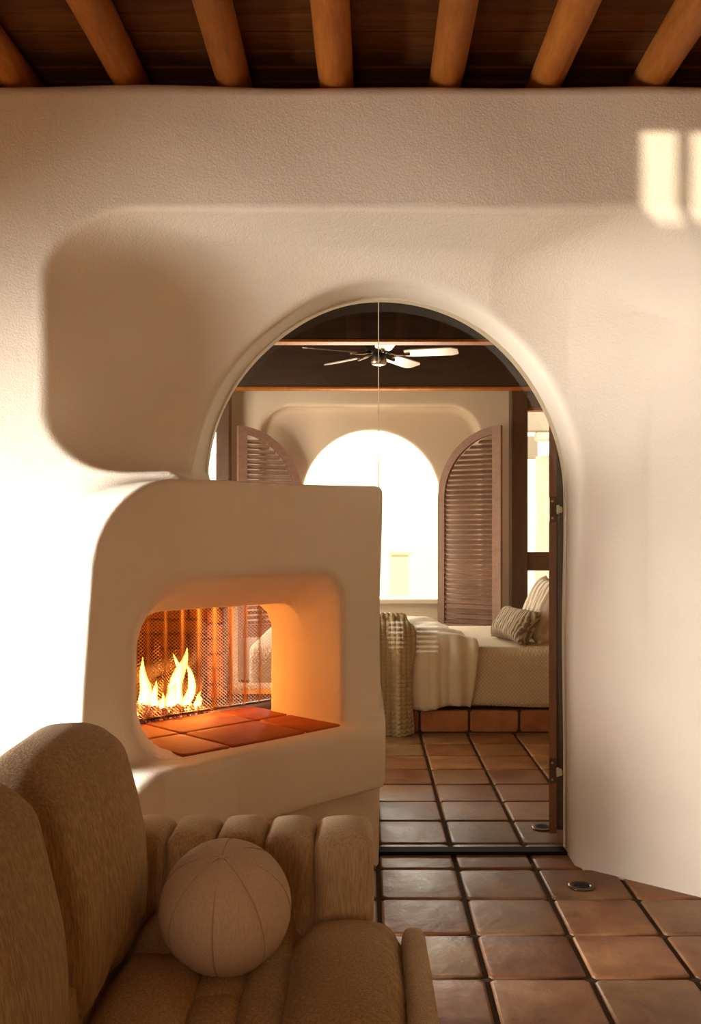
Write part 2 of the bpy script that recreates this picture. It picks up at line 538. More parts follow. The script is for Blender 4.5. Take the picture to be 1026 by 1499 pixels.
def quilt_mat():
    k = NT('quilted_coverlet'); v = k.coord((1, 1, 1))
    sp = k.n('ShaderNodeSeparateXYZ'); k.l(v, sp.inputs[0])
    yz = k.math('SUBTRACT', sp.outputs[1], sp.outputs[2])
    a = k.math('SINE', k.math('MULTIPLY', k.math('ADD', sp.outputs[0], yz), 120.0))
    b = k.math('SINE', k.math('MULTIPLY', k.math('SUBTRACT', sp.outputs[0], yz), 120.0))
    h = k.math('MULTIPLY', k.math('ABSOLUTE', a), k.math('ABSOLUTE', b))
    h = k.math('POWER', h, 0.5)
    col = k.mix(h, (0.50, 0.40, 0.29), (0.66, 0.55, 0.42))
    return k.done(col, 0.95, k.bump(h, 0.6, 0.008), spec=0.1)


def pillow_mat(name, base, line, freq, amt):
    k = NT(name); v = k.coord()
    wv = k.n('ShaderNodeTexWave', wave_type='BANDS', bands_direction='Y'); wv.inputs['Scale'].default_value = freq
    wv.inputs['Distortion'].default_value = 3.5; wv.inputs['Detail'].default_value = 3; wv.inputs['Detail Scale'].default_value = 2.0
    k.l(v, wv.inputs['Vector'])
    f = k.ramp(wv.outputs['Fac'], [(0.35, (0, 0, 0)), (0.75, (amt, amt, amt))])  # wrinkle shade put into the colour as darker bands
    return k.done(k.mix(f, base, line), 0.9, k.bump(wv.outputs['Fac'], 0.5, 0.01), spec=0.1)


M['quilt'] = quilt_mat()
M['lumbar'] = pillow_mat('pleated_taupe', (0.42, 0.34, 0.25), (0.12, 0.085, 0.055), 14.0, 0.85)
M['euro'] = pillow_mat('crinkled_greige', (0.60, 0.51, 0.41), (0.33, 0.26, 0.20), 6.0, 0.7)
M['sham'] = pillow_mat('pale_sham', (0.66, 0.64, 0.61), (0.55, 0.52, 0.50), 3.0, 0.3)

# ---------------------------------------------------------------- structure: the adobe wall with niche, arch and fireplace
def wob(X, Y, Z):
    return 0.006 * np.sin(2.3 * X + 1.1 * Z) * np.sin(3.1 * Z + 0.7) + 0.003 * np.sin(7.1 * X + 5.3 * Z + 2 * Y) + 0.003 * np.sin(6.3 * Z - 3.7 * X + 1.3)


def d_u(X, Y): return 0.70711 * ((X + 0.60) + (Y - 3.32))        # along the slanted fireplace face
def d_w(X, Y): return 0.70711 * ((X + 0.60) - (Y - 3.32))        # out of the face, towards the room
def uw(u, wv, z): return (-0.60 + 0.70711 * (u + wv), 3.32 + 0.70711 * (u - wv), z)


def d_flank(X, Y, Z=0.9): return -0.67 * (X + 0.90) - 0.74 * (Y - 3.03) + 0.07 * (Z - 0.80)


def box2(u, z, u0, u1, z0, z1, rl0, rl1, rr0, rr1):
    """signed distance of a box with its own corner radii (left-low, left-high, right-low, right-high)"""
    cu, cz = (u0 + u1) / 2, (z0 + z1) / 2
    p = u - cu; q = z - cz
    r = np.where(p < 0, np.where(q < 0, rl0, rl1), np.where(q < 0, rr0, rr1))
    a = np.abs(p) - (u1 - u0) / 2 + r; b = np.abs(q) - (z1 - z0) / 2 + r
    return np.minimum(np.maximum(a, b), 0) + np.hypot(np.maximum(a, 0), np.maximum(b, 0)) - r


def d_wall(X, Y, Z):
    Z0 = 0 * X + 0 * Y + Z
    f = rint(np.maximum(3.45 - Y, Y - 4.22), Z0 - 2.975, 0.045)
    dL = (X + 1.15) * -0.72 + (Y - 3.45) * 0.69
    dB = Y - 3.90 - 0.05 * np.clip((X - 0.5) / 0.3, 0, 1)
    dR = (X - 0.865) * 0.64 + (Y - 3.935) * 0.768
    dT = (Z - 2.52) * 0.97 + (Y - 3.45) * 0.24
    rr = 0.03 + 0.30 * np.clip((Z0 - 1.0) / 0.9, 0, 1)
    top = rint(rint(rint(rint(dL, dT, 0.24), 1.575 - Z, 0.24), dB, 0.22), dR, rr)
    low = rint(rint(dT, dB, 0.22), dR, rr)
    low = np.maximum(low, 0.02 - X)
    V = np.minimum(top, low)
    e = np.where(Z0 > 1.54, (np.hypot((X - 0.0817) / 0.77, (Z - 1.54) / 0.823) - 1) * 0.77, np.abs(X - 0.0817) - 0.77 + 0 * Z0)
    kk = 0.022 + 0.42 * np.clip((X - 0.35) / 0.75, 0, 1) ** 2 * np.clip((2.66 - Z0) / 1.0, 0, 1) ** 1.3 * np.clip((Z0 - 0.1) / 1.0, 0, 1)
    return smax(smax(f, -V, kk), -e, 0.035)


def d_block(X, Y, Z):
    wv = d_w(X, Y); fl = d_flank(X, Y, Z)
    b = smax(wv, rint(fl, Z - 1.548, 0.29), 0.022)
    b = smax(b, X - 0.058, 0.03)
    u = d_u(X, Y)
    led = smax(wv - 0.085 - 0.10 * np.clip((0.12 - u) / 0.35, 0, 1), rint(fl + 0.02, Z - 0.604, 0.17), 0.05)
    led = smax(smax(led, 0.337 - Z, 0.025), X - 0.076, 0.025)
    led = np.maximum(led, fl)
    return np.maximum(smin(b, led, 0.03), Y - 4.95)


def d_fire(X, Y, Z):
    u = d_u(X, Y); wv = d_w(X, Y); Z0 = Z + 0 * X + 0 * Y
    e = np.clip((wv + 0.24) * 0.56, 0, 0.137); e2 = np.clip(wv + 0.10, 0, 0.10) * 0.8
    o = box2(u + 0 * Z, Z0, -0.155 - e2, 0.715 + 0.05 * e, 0.594 + 0.012 * np.clip((wv + 0.012) / 0.01, 0, 1) + 0 * Z0, 1.078 + e, 0.19, 0.20, 0.012, 0.13)
    o = np.maximum(np.maximum(o, -0.47 - wv), wv - 0.5)
    box = np.maximum(np.maximum(np.maximum(wv + 0.45, X + 0.385), -1.45 - X), np.maximum(Y - 4.74, np.maximum(Z - 1.30, 0.55 - Z)))
    box = np.maximum(box, d_flank(X, Y) + 0.14)
    back = np.maximum(box2(X + 0 * Z + 0 * Y, Z0, -0.655, -0.385, 0.60, 1.16, 0.02, 0.12, 0.01, 0.05), np.maximum(4.6 - Y, Y - 5.3))
    return np.minimum(np.minimum(o, box), back)


def d_all(X, Y, Z):
    m = smin(d_wall(X, Y, Z), d_block(X, Y, Z), 0.10) + wob(X, Y, Z)
    return np.maximum(smax(m, -d_fire(X, Y, Z), 0.035), -0.06 - Z)


P, Q, Nn = surface_net(d_all, (-2.84, 2.95, -0.10), (2.16, 5.02, 3.06), 0.0165)
C = P[Q].mean(1)
isfire = (C[:, 2] < 1.56) & (d_flank(C[:, 0], C[:, 1]) < -0.02) & (C[:, 0] < 0.10) & (C[:, 0] > -1.48) & (np.abs(d_block(*C.T)) < 0.02) & (d_wall(*C.T) > -0.02)
isfire |= (d_fire(*C.T) < 0.03) & (C[:, 0] < 0.1)
wall_front = net_object('wall_front', P, Q[~isfire], Nn, M['adobe'], kind='structure')
fireplace = thing('fireplace', 'rounded plaster see-through fireplace with burning fire and raised tiled hearth', 'fireplace', (-0.4, 3.6, 0))
net_object('plaster_surround', P, Q[isfire], Nn, M['adobe'], fireplace)


# ---------------------------------------------------------------- structure: floor with terracotta tiles
floor = MB().box(-2.98, 2.3, -1.5, 9.3, -0.12, -0.009).build('floor', M['grout'], kind='structure')


def tile_mesh(name, sx, sy, t, mat, seed):
    r = random.Random(seed); v = []; f = []
    def ring(ins, z, ch):
        a, b = sx / 2 - ins, sy / 2 - ins; n0 = len(v)
        for x, y in ((a - ch, -b), (a, -b + ch), (a, b - ch), (a - ch, b), (-a + ch, b), (-a, b - ch), (-a, -b + ch), (-a + ch, -b)):
            v.append((x + r.uniform(-.0015, .0015), y + r.uniform(-.0015, .0015), z + r.uniform(-.0006, .0006)))
        return n0
    rings = [ring(0.0, -t, 0.012), ring(0.0, -0.006, 0.012), ring(0.0025, -0.0012, 0.013), ring(0.010, 0.0, 0.017)]
    for a, b in zip(rings, rings[1:]):
        for k in range(8): f.append((a + k, a + (k + 1) % 8, b + (k + 1) % 8, b + k))
    f.append(tuple(rings[-1] + k for k in range(8)))
    me = bpy.data.meshes.new(name); me.from_pydata(v, [], f); me.materials.append(mat)
    me.polygons.foreach_set('use_smooth', np.ones(len(me.polygons), dtype=bool)); me.update()
    return me


TM = [tile_mesh('floor_tile', 0.303, 0.303, 0.02, M['floor_tile'], s) for s in range(6)]
TB = [tile_mesh('floor_tile', 0.303, 0.317, 0.02, M['floor_tile'], 20 + s) for s in range(4)]


def lay(x, y, meshes):
    o = put('tile', random.choice(meshes), floor, loc=(x, y, random.uniform(-.0015, .001)))
    o.rotation_euler = (random.uniform(-.004, .004), random.uniform(-.004, .004), random.uniform(-.006, .006) + random.choice((0, math.pi)))


for i in range(-5, 4):
    for j in range(-6, 2):
        x = 0.368 + 0.32 * (i + 0.5); y = 3.919 + 0.32 * (j - 0.5)
        if x > -1.45 and y > 1.2: lay(x, y, TM)
for i in range(-6, 5):
    for j in range(0, 8):
        x = 0.368 + 0.32 * (i + 0.5); y = 4.24 + 0.333 * (j + 0.5)
        if x < -0.9 or (x < 0.2 and y < 5.1): continue
        lay(x, y, TB)
for i in range(-1, 3):
    lay(0.368 + 0.32 * (i + 0.5), 3.919 + 0.16 + 0.0, TM)

MB().box(0.03, 0.852, 4.085, 4.155, -0.01, 0.014, 0.003).build('trim_1', M['black'], kind='structure')['label'] = 'dark metal threshold'

# ---------------------------------------------------------------- structure: room shell
def with_holes(name, axis, at0, at1, a0, a1, z0, z1, holes, mat):
    """a wall across `axis` built of boxes around rectangular openings (a0, a1, z0, z1)"""
    m = MB(); cuts = sorted({a0, a1, *[h[0] for h in holes], *[h[1] for h in holes]})
    for c0, c1 in zip(cuts, cuts[1:]):
        hs = sorted((h[2], h[3]) for h in holes if h[0] <= c0 and h[1] >= c1)
        z = z0
        for b, t in hs + [(z1, z1)]:
            if b > z:
                if axis == 'x': m.box(at0, at1, c0, c1, z, b)
                else: m.box(c0, c1, at0, at1, z, b)
            z = t
    return m.build(name, mat, kind='structure')


# left wall: one big window near the fireplace, one small high window with a glazing bar; bedroom garden door
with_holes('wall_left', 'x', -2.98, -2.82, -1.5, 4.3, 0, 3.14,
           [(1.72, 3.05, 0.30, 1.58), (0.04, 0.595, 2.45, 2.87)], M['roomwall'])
with_holes('wall_garden_side', 'x', -2.30, -2.14, 4.3, 9.3, 0, 3.14, [(5.9, 7.9, 0.5, 2.25)], M['bedwall'])
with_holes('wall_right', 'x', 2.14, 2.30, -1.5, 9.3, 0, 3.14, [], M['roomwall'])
back_holes = [(0.50, 0.72, 0.16, 0.48), (0.22, 0.37, 0.2, 0.5)]
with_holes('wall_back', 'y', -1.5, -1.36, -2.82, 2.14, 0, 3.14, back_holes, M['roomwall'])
for (nm, x0, x1, y0, y1, z0, z1, vert) in (('window_2', -2.95, -2.88, 1.72, 3.05, 0.30, 1.58, 'y'), ('window_3', -2.94, -2.88, 0.04, 0.595, 2.45, 2.87, 'y')):
    m = MB().box(x0, x1, y0, y0 + .012, z0, z1).box(x0, x1, y1 - .012, y1, z0, z1).box(x0, x1, y0 + .012, y1 - .012, z0, z0 + .012).box(x0, x1, y0 + .012, y1 - .012, z1 - .012, z1)
    if nm == 'window_3': m.box(x0 + .02, x1 - .02, 0.402, 0.426, z0 + .012, z1 - .012)
    m.build(nm, M['postwood'], kind='structure')
for q, (x0, x1, z0, z1) in enumerate(((0.50, 0.72, 0.16, 0.48), (0.22, 0.37, 0.2, 0.5))):
    wn = MB().box(x0, x1, -1.5, -1.36, z0 - .02, z0).build('window_%d' % (4 + q), M['postwood'], kind='structure')
    for k in range(6):
        MB().box(x0, x1, -1.45, -1.40, z0 + .03 + k * .05, z0 + .055 + k * .05).build('slat', M['postwood'], wn)

ceiling = MB().box(-2.98, 2.3, -1.5, 4.4, 3.135, 3.24).build('ceiling', M['plank'], kind='structure')
y = 4.36
while y > -0.3:
    wd = random.choice((0.118, 0.126, 0.13)); yy = random.uniform(-.002, .002)
    MB().box(-2.82, 2.14, y - wd + .009, y, 3.105 + yy * 2, 3.133, 0.006).build('plank', M['plank'], ceiling); y -= wd
for n_, (vx, r0) in enumerate(((-1.285, .066), (-0.878, .063), (-0.486, .062), (-0.108, .064), (0.289, .062), (0.668, .063), (1.055, .065), (1.44, .064), (1.83, .063), (-1.67, .064), (-2.06, .065), (-2.45, .063))):
    pts = []; rs = []
    for k in range(24):
        yy = -1.36 + k * (5.7 / 23)
        pts.append((vx + .006 * math.sin(yy * 1.7 + n_ * 2), yy, 3.041 + .003 * math.sin(yy * 2.3 + n_)))
        rs.append(r0 * (1 + .02 * math.sin(yy * 3.1 + n_ * 5) + .008 * math.sin(yy * 9 + n_)))
    m = MB().tube(pts, rs, 20); m.build('log_beam', M['viga'], ceiling, True)
MB().box(-2.82, 2.14, 4.10, 4.16, 2.93, 3.105).build('trim_2', M['plank'], kind='structure')

# ---------------------------------------------------------------- structure: bedroom
def d_far(X, Y, Z):
    Z0 = Z + 0 * X + 0 * Y
    f = np.maximum(np.maximum(9.0 - Y, Y - 9.30), np.maximum(np.abs(X - 0.03) - 1.315, Z - 2.80))
    nich = rint(box2(X + 0 * Y + 0 * Z, Z0, -0.99, 1.06, -0.5, 2.545, 0.1, 0.30, 0.1, 0.30), Y - 9.11, 0.06)
    e = np.where(Z0 > 1.684, np.hypot(X - 0.045, Z - 1.684) - 0.644, np.abs(X - 0.045) - 0.644 + 0 * Z0)
    e = np.maximum(e, 0.745 - Z)
    return np.maximum(smax(smax(f, -nich, 0.04), -e, 0.035), -0.05 - Z)


P, Q, Nn = surface_net(d_far, (-1.40, 8.90, -0.1), (1.46, 9.40, 2.86), 0.022)
net_object('wall_far', P, Q, Nn, M['bedwall'], kind='structure')
MB().box(-0.66, 0.75, 8.98, 9.38, 0.70, 0.75, 0.01).build('trim_3', M['bedwall'], kind='structure')
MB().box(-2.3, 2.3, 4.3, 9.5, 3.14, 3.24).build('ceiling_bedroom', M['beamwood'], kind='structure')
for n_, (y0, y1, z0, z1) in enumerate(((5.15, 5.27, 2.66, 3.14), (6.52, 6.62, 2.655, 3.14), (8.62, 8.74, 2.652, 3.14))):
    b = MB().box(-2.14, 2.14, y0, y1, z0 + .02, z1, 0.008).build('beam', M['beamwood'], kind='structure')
    MB().box(-2.14, 2.14, y0 - .004, y1 + .012, z0, z0 + .02, 0.003).build('lit_edge_strip', M['viga'], b)  # lighter wood strip stands for the lit underside of the beam


def side_window(nm, s, x_in, x_out):
    """post, header, rails of a timber window beside the far wall; s = +1 right, -1 left"""
    a, b = sorted((x_in, x_out))
    fr = MB().box(a, b, 8.76, 8.92, 0, 2.80, 0.006).build(nm, M['postwood'], kind='structure')
    lo, hi = (b, 2.14) if s > 0 else (-2.14, a)
    MB().box(lo, hi, 8.78, 8.90, 2.50, 2.80, 0.004).build('header', M['postwood'], fr)
    MB().box(lo, hi, 8.79, 8.91, 2.48, 2.50, 0.002).build('lit_edge_strip', M['viga'], fr)  # paler strip colours in the lit lower edge of the header
    MB().box(lo, hi, 8.79, 8.89, 1.02, 1.19, 0.006).build('rail', M['postwood'], fr)
    MB().box(lo, hi, 8.79, 8.89, 0.02, 0.30, 0.006).build('bottom_rail', M['postwood'], fr)
    e0, e1 = (1.92, 2.14) if s > 0 else (-2.14, -1.92)
    MB().box(e0, e1, 8.80, 8.88, 0.02, 2.5, 0.006).build('stile', M['postwood'], fr)
    return fr


side_window('window_6', 1, 1.318, 1.468)
side_window('window_7', -1, -1.245, -1.365)

# outside
MB().box(-8, 8, -6, 16, -0.30, -0.13).build('ground', M['ground'], kind='structure')
pw = MB().box(-6, 7, 15.0, 15.3, -0.1, 2.6).build('wall_patio', M['outwall'], kind='structure')
MB().box(-5.0, -4.8, -4, 12, -0.1, 2.575).build('wall_sun_block', M['outwall'], kind='structure')  # unseen wall added to keep the low sun out of the lower windows
gate = thing('patio_pillar', 'pale plaster pillar outside the bright arched window', 'pillar', (0.40, 11.6, -0.1))
MB().box(0.28, 0.53, 11.5, 11.75, -0.12, 1.10, 0.03).build('shaft', M['outwall'], gate)
MB().box(0.25, 0.56, 11.47, 11.78, 1.10, 1.16, 0.02).build('cap', M['outwall'], gate)
MB().box(1.4, 4.2, 11.2, 11.4, 2.55, 2.80, 0.01).build('beam_porch', M['concrete'], kind='structure')
MB().box(1.4, 2.12, 11.9, 12.0, 2.28, 2.56, 0.01).build('panel_porch', M['concrete'], kind='structure')
pc = thing('porch_post', 'round pale wooden post on porch outside the tall timber window', 'post', (2.16, 11.3, -0.1))
MB().tube([(2.16 + .008 * math.sin(k), 11.6, -0.13 + k * .2415) for k in range(11)], [.125 + .006 * math.sin(k * 1.7) for k in range(11)], 16).build('shaft', M['column'], pc, True)
MB().box(1.98, 2.40, 11.22, 11.38, 2.44, 2.55, 0.02).build('corbel', M['column'], pc)

# ---------------------------------------------------------------- arched glazing
def arch_pts(x0, x1, zb, n=40, grow=0.0):
    a, b = 0.77 + grow, 0.823 + grow
    top = []
    for k in range(n + 1):
        x = x0 + (x1 - x0) * k / n
        t = max(0.0, 1 - ((x - 0.0817) / a) ** 2)
        top.append((x, 1.54 + b * math.sqrt(t)))
    return [(x0, zb)] + [(x1, zb)] + list(reversed(top))


win = MB().prism(arch_pts(0.0505, 0.0545, 0.004, 2, .01), 4.112, 4.126).build('window_1', M['gasket'], kind='structure')
MB().prism(arch_pts(-0.715, 0.0495, 1.545, 40, .03), 4.116, 4.122).build('pane', M['glass'], win)
MB().prism(arch_pts(0.0555, 0.848, 0.004, 40, .03), 4.116, 4.122).build('pane', M['glass'], win)
# pale bead round the glass
pts = [(0.0817 + 0.772 * math.cos(t), 4.112, 1.54 + 0.825 * math.sin(t)) for t in np.linspace(-0.0, math.pi, 60)]
pts = [(0.8537, 4.112, 0.02)] + pts
MB().tube(pts, 0.006, 6).build('glazing_bead', M['gasket'], win, True)

# ---------------------------------------------------------------- door leaf swung into the bedroom
door = thing('door_leaf', 'brown wooden half-arch door leaf standing open, seen on its hinged edge', 'door', (0.832, 4.25, 0))
dv = Vector((0.205, 0.979, 0)); dn = Vector((0.979, -0.205, 0)); d0 = Vector((0.806, 4.255, 0))


def leaf_slab(s0, s1, t0, t1, zb, drop, n=16):
    v = []; f = []; ss = [s0 + (s1 - s0) * (k / n) ** 1.6 for k in range(n + 1)]
    for s_ in ss:
        zt = 1.56 + 0.80 * math.sqrt(max(0, 1 - ((0.76 - s_) / 0.775) ** 2)) - drop
        for t in (t0, t1):
            for z in (zb, zt):
                p = d0 + dv * s_ + dn * t; v.append((p.x, p.y, z))
    for k in range(n):
        a = 4 * k; b = a + 4
        f += [(a, b, b + 1, a + 1), (a + 2, a + 3, b + 3, b + 2), (a + 1, b + 1, b + 3, a + 3), (a, a + 2, b + 2, b)]
    f += [(0, 1, 3, 2), (4 * n, 4 * n + 2, 4 * n + 3, 4 * n + 1)]
    return v, f


o = link('stile', *leaf_slab(0, 0.74, 0, 0.033, 0.040, 0), M['doorwood'], door, False)
o = link('rebate_shade', *leaf_slab(0.012, 0.74, 0.034, 0.064, 0.055, 0.0), M['darkwood'], door, False); o['label'] = 'dark rear layer standing for shade in the recess'  # dark layer colours in the shaded recess beside the brown stile
for zz in (1.468, 0.318):
    h = MB().box(0.807, 0.836, 4.243, 4.2535, zz - .055, zz + .055, 0.003).build('hinge_plate', M['bronze'], door)
    m = MB().box(0.834, 0.858, 4.212, 4.242, zz - .016, zz + .012, 0.004).tube([(0.840, 4.224, zz - .020), (0.840, 4.224, zz + .018)], 0.007, 10)
    m.build('hinge_clip', M['hinge'], h)['label'] = 'worn pale hinge clip'
    m = MB()
    for dz in (-.038, .036, ): m.lathe([(.005, 0), (.005, .002)], (0, 0, 0), 8)
    for dz in (-.038, .036):
        MB().tube([(0.818, 4.243, zz + dz), (0.818, 4.239, zz + dz)], .0055, 8).build('screw', M['steel'], h)

# floor sockets
for (x, y, lab) in ((0.83, 3.72, 'round brass floor socket set in tile on the near side of the threshold'), (0.815, 4.46, 'round metal floor socket under the open door leaf in the bedroom')):
    t = thing('floor_socket', lab, 'floor socket', (x, y, 0), 'round sockets set in the floor')
    MB().lathe([(.030, .0015), (.052, .0015), (.052, .005), (.047, .0075), (.036, .0075), (.033, .004)], (x, y, 0), 28).build('ring', M['bronze'], t, True)
    MB().lathe([(.031, .003), (.031, .0062), (.030, .0065)], (x, y, 0), 20).build('cup', M['black'], t)

# ---------------------------------------------------------------- fireplace parts
def uwq(u0, u1, w0, w1, z, t, nm, mat, par):
    su, sw = u1 - u0 - .008, w0 - w1 - .008
    me = tile_mesh(nm, su, sw, t, mat, random.randint(0, 999))
    c = uw((u0 + u1) / 2, (w0 + w1) / 2, z)
    return put(nm, me, par, loc=c, rot=(0, 0, math.radians(45)))


for (c, d) in ((-0.006, -0.325), (-0.325, -0.60)):
    for (a, b) in ((-0.03 if c > -.1 else -0.17, 0.18), (0.18, 0.54), (0.54, 0.735)):
        uwq(a, b, c, d, 0.602, 0.02, 'hearth_tile', M['hearth_tile'], fireplace)
v = [uw(u, wv, z) for z in (0.56, 0.592) for (u, wv) in ((-0.22, -0.01), (0.72, -0.01), (0.85, -0.62), (-0.22, -0.62))]
link('hearth_bed', v, [(3, 2, 1, 0), (4, 5, 6, 7), (0, 1, 5, 4), (1, 2, 6, 5), (2, 3, 7, 6), (3, 0, 4, 7)], M['grout'], fireplace, False)

# firebox: brick courses on the back and on the side, dark base and hood
base = MB().box(-1.44, -0.39, 3.95, 4.73, 0.545, 0.575).build('firebox_base', M['soot'], fireplace)
bm_ = []
for course in range(10):
    z = 0.60 + course * 0.07
    off = 0.11 if course % 2 else 0.0
    x = -1.42 - off
    while x < -0.68:
        x1 = min(x + 0.215, -0.665)
        if x1 - x > .04 and x1 > -1.40:
            MB().box(max(x, -1.43), x1, 4.665 + random.uniform(-.006, .006), 4.72, z, z + 0.062, 0.005).build('brick', M['brick'], fireplace)
        x += 0.225
    if course < 9:      # return pier beside the opening to the bedroom
        MB().box(-0.735, -0.66, 4.45 + (0.008 if course % 2 else 0), 4.655, z, z + .062, .005).build('brick', M['brick'], fireplace)
MB().box(-1.44, -0.66, 4.70, 4.735, 0.575, 1.295).build('firebox_back', M['soot'], fireplace)
lg = MB()
for (a, b, r) in (((-1.16, 4.33, .665), (-0.74, 4.42, .665), .045), ((-1.10, 4.20, .72), (-0.80, 4.45, .79), .038), ((-0.86, 4.30, .70), (-0.72, 4.52, .90), .026)):
    a, b = Vector(a), Vector(b)
    pts = [a.lerp(b, k / 9) + Vector((random.uniform(-.008, .008), random.uniform(-.008, .008), random.uniform(-.008, .008))) for k in range(10)]
    MB().tube(pts, [r * random.uniform(.85, 1.1) for _ in range(10)], 10).build('log', M['soot'], fireplace, True)

# chain mesh curtain
V = []; Fs = []
du = 0.0062; nu_ = int(0.71 / du); nv_ = int(0.56 / du)
def scr(i, j):
    u = 0.125 + i * du; return uw(u, -0.60 + .013 * math.sin(u * 2 * math.pi / 0.082) , 0.612 + j * du * 1.15)
def wire(a, b, r=.00125):
    a, b = Vector(a), Vector(b); t = (b - a).normalized(); n1 = Vector((.7071, -.7071, 0)); n2 = t.cross(n1).normalized(); n0 = len(V)
    for p in (a, b):
        for th in (0, 2.094, 4.189): V.append(p + r * (math.cos(th) * n1 + math.sin(th) * n2))
    for k in range(3): Fs.append((n0 + k, n0 + (k + 1) % 3, n0 + 3 + (k + 1) % 3, n0 + 3 + k))
for i in range(nu_):
    for j in range(nv_):
        if (i + j) % 2 == 0: wire(scr(i, j), scr(i + 1, j + 1))
        else: wire(scr(i + 1, j), scr(i, j + 1))
o = link('chain_screen', V, Fs, M['wire'], fireplace, False, 'stuff'); o['label'] = 'fine chain mesh fire curtain'
MB().tube([uw(0.12, -0.60, 1.262), uw(0.84, -0.60, 1.262)], .007, 8).build('curtain_rod', M['black'], fireplace, True)
MB().tube([uw(0.10, -0.597, 0.614), uw(0.835, -0.597, 0.614)], .006, 8).build('curtain_hem', M['bronze'], fireplace, True)

# bed of glowing glass beads
ico_v = [(0, 0, 1), (.894, 0, .447), (.276, .851, .447), (-.724, .526, .447), (-.724, -.526, .447), (.276, -.851, .447), (.724, .526, -.447), (-.276, .851, -.447), (-.894, 0, -.447), (-.276, -.851, -.447), (.724, -.526, -.447), (0, 0, -1)]
ico_f = [(0, 1, 2), (0, 2, 3), (0, 3, 4), (0, 4, 5), (0, 5, 1), (1, 6, 2), (2, 7, 3), (3, 8, 4), (4, 9, 5), (5, 10, 1), (2, 6, 7), (3, 7, 8), (4, 8, 9), (5, 9, 10), (1, 10, 6), (6, 11, 7), (7, 11, 8), (8, 11, 9), (9, 11, 10), (10, 11, 6)]
bd = MB()
for k in range(900):
    u = random.uniform(0.0, 0.56); wv = random.uniform(-0.84, -0.63)
    hgt = .582 + random.random() * (0.055 * max(0.1, 1 - ((u - .28) / .33) ** 2) + .005)
    c = uw(u, wv, hgt); r = random.uniform(.006, .0125)
    bd.add([(c[0] + r * p[0] * random.uniform(.8, 1.2), c[1] + r * p[1], c[2] + r * p[2] * random.uniform(.7, 1.1)) for p in ico_v], ico_f)
o = bd.build('glass_beads', M['ember'], fireplace, False, 'stuff')
o['label'] = 'purple and orange glowing glass beads'


def on_w(px, py, wv):
    """the point of the plane w = wv behind the screen that the photo shows at (px, py)"""
    r = (px - VX) / F; Y = (3.92 - wv / .70711) / (1 - r)
    return Vector((r * Y, Y, EYE - (py - VY) / F * Y))


def flame(path, wv, rmax, prof=None):
    pts = []
    ctl = [on_w(px, py, wv) for px, py in path]
    n = 14
    for k in range(n):
        t = k / (n - 1) * (len(ctl) - 1); i = min(int(t), len(ctl) - 2); pts.append(ctl[i].lerp(ctl[i + 1], t - i))
    for _ in range(2):
        pts = [pts[0]] + [(pts[i - 1] + 2 * pts[i] + pts[i + 1]) / 4 for i in range(1, n - 1)] + [pts[-1]]
    rs = [rmax * max(0.02, (math.sin(math.pi * min(1, .12 + .88 * (k / (n - 1)) ** .55))) ** 1.0) for k in range(n)]
    o = MB().tube(pts, rs, 12).build('flame', M['flame'], fireplace, True)
    o.visible_shadow = True
    return o


for path, wv, r in (([(262, 1040), (254, 1010), (262, 985), (272, 965), (274, 948)], -.74, .034),
                    ([(268, 1036), (282, 1010), (279, 985), (271, 968)], -.72, .020),
                    ([(260, 1000), (266, 985), (258, 968), (253, 956)], -.75, .014),
                    ([(228, 1038), (224, 1022), (228, 1008), (229, 996)], -.72, .018),
                    ([(207, 1042), (215, 1012), (208, 985), (209, 962)], -.80, .028),
                    ([(248, 1042), (250, 1020), (255, 1005), (258, 1000)], -.70, .026),
                    ([(285, 1036), (292, 1026), (290, 1018), (294, 1012)], -.70, .016),
                    ([(203, 1052), (198, 1044), (197, 1036), (196, 1030)], -.66, .010),
                    ([(240, 1042), (236, 1030), (240, 1022), (238, 1014)], -.68, .014),
                    ([(272, 1040), (270, 1028), (276, 1018), (274, 1010)], -.68, .018)):
    flame(path, wv, r)
for k, (px, py, wv, en) in enumerate(((262, 990, -.74, 17), (212, 1005, -.80, 8), (290, 1012, -.72, 10))):
    d = bpy.data.lights.new('fire_light', 'POINT'); d.energy = en; d.color = (1.0, 0.34, 0.06); d.shadow_soft_size = 0.05
    o = bpy.data.objects.new('fire_light', d); COL.objects.link(o); o.location = on_w(px, py, wv)

# ---------------------------------------------------------------- sofa
sofa = thing('channel_sofa', 'olive brown upholstered sofa with channelled arm and plump back cushions before the fireplace', 'sofa', (-0.3, 1.6, 0))


def crease(Qp, pts, depth, width):
    """press soft dimples into a cushion"""
    for p in pts:
        d = np.linalg.norm(Qp - np.array(p), axis=1)
        k = np.exp(-(d / width) ** 2)[:, None]
        cen = Qp.mean(0); dirn = cen - Qp; dirn /= np.linalg.norm(dirn, axis=1, keepdims=True) + 1e-9
        Qp = Qp + dirn * k * depth
    return Qp


MB().box(-0.80, 0.085, 0.80, 2.50, 0.07, 0.30, 0.02).build('base', M['sofa'], sofa)
MB().box(-0.80, -0.53, 0.84, 2.46, 0.28, 0.56, 0.03).build('back_rest', M['sofa'], sofa)
for x in (-0.72, 0.03):
    for y in (0.9, 2.4):
        MB().lathe([(.018, 0), (.026, .075)], (x, y, 0), 12).build('foot', M['darkwood'], sofa, True)


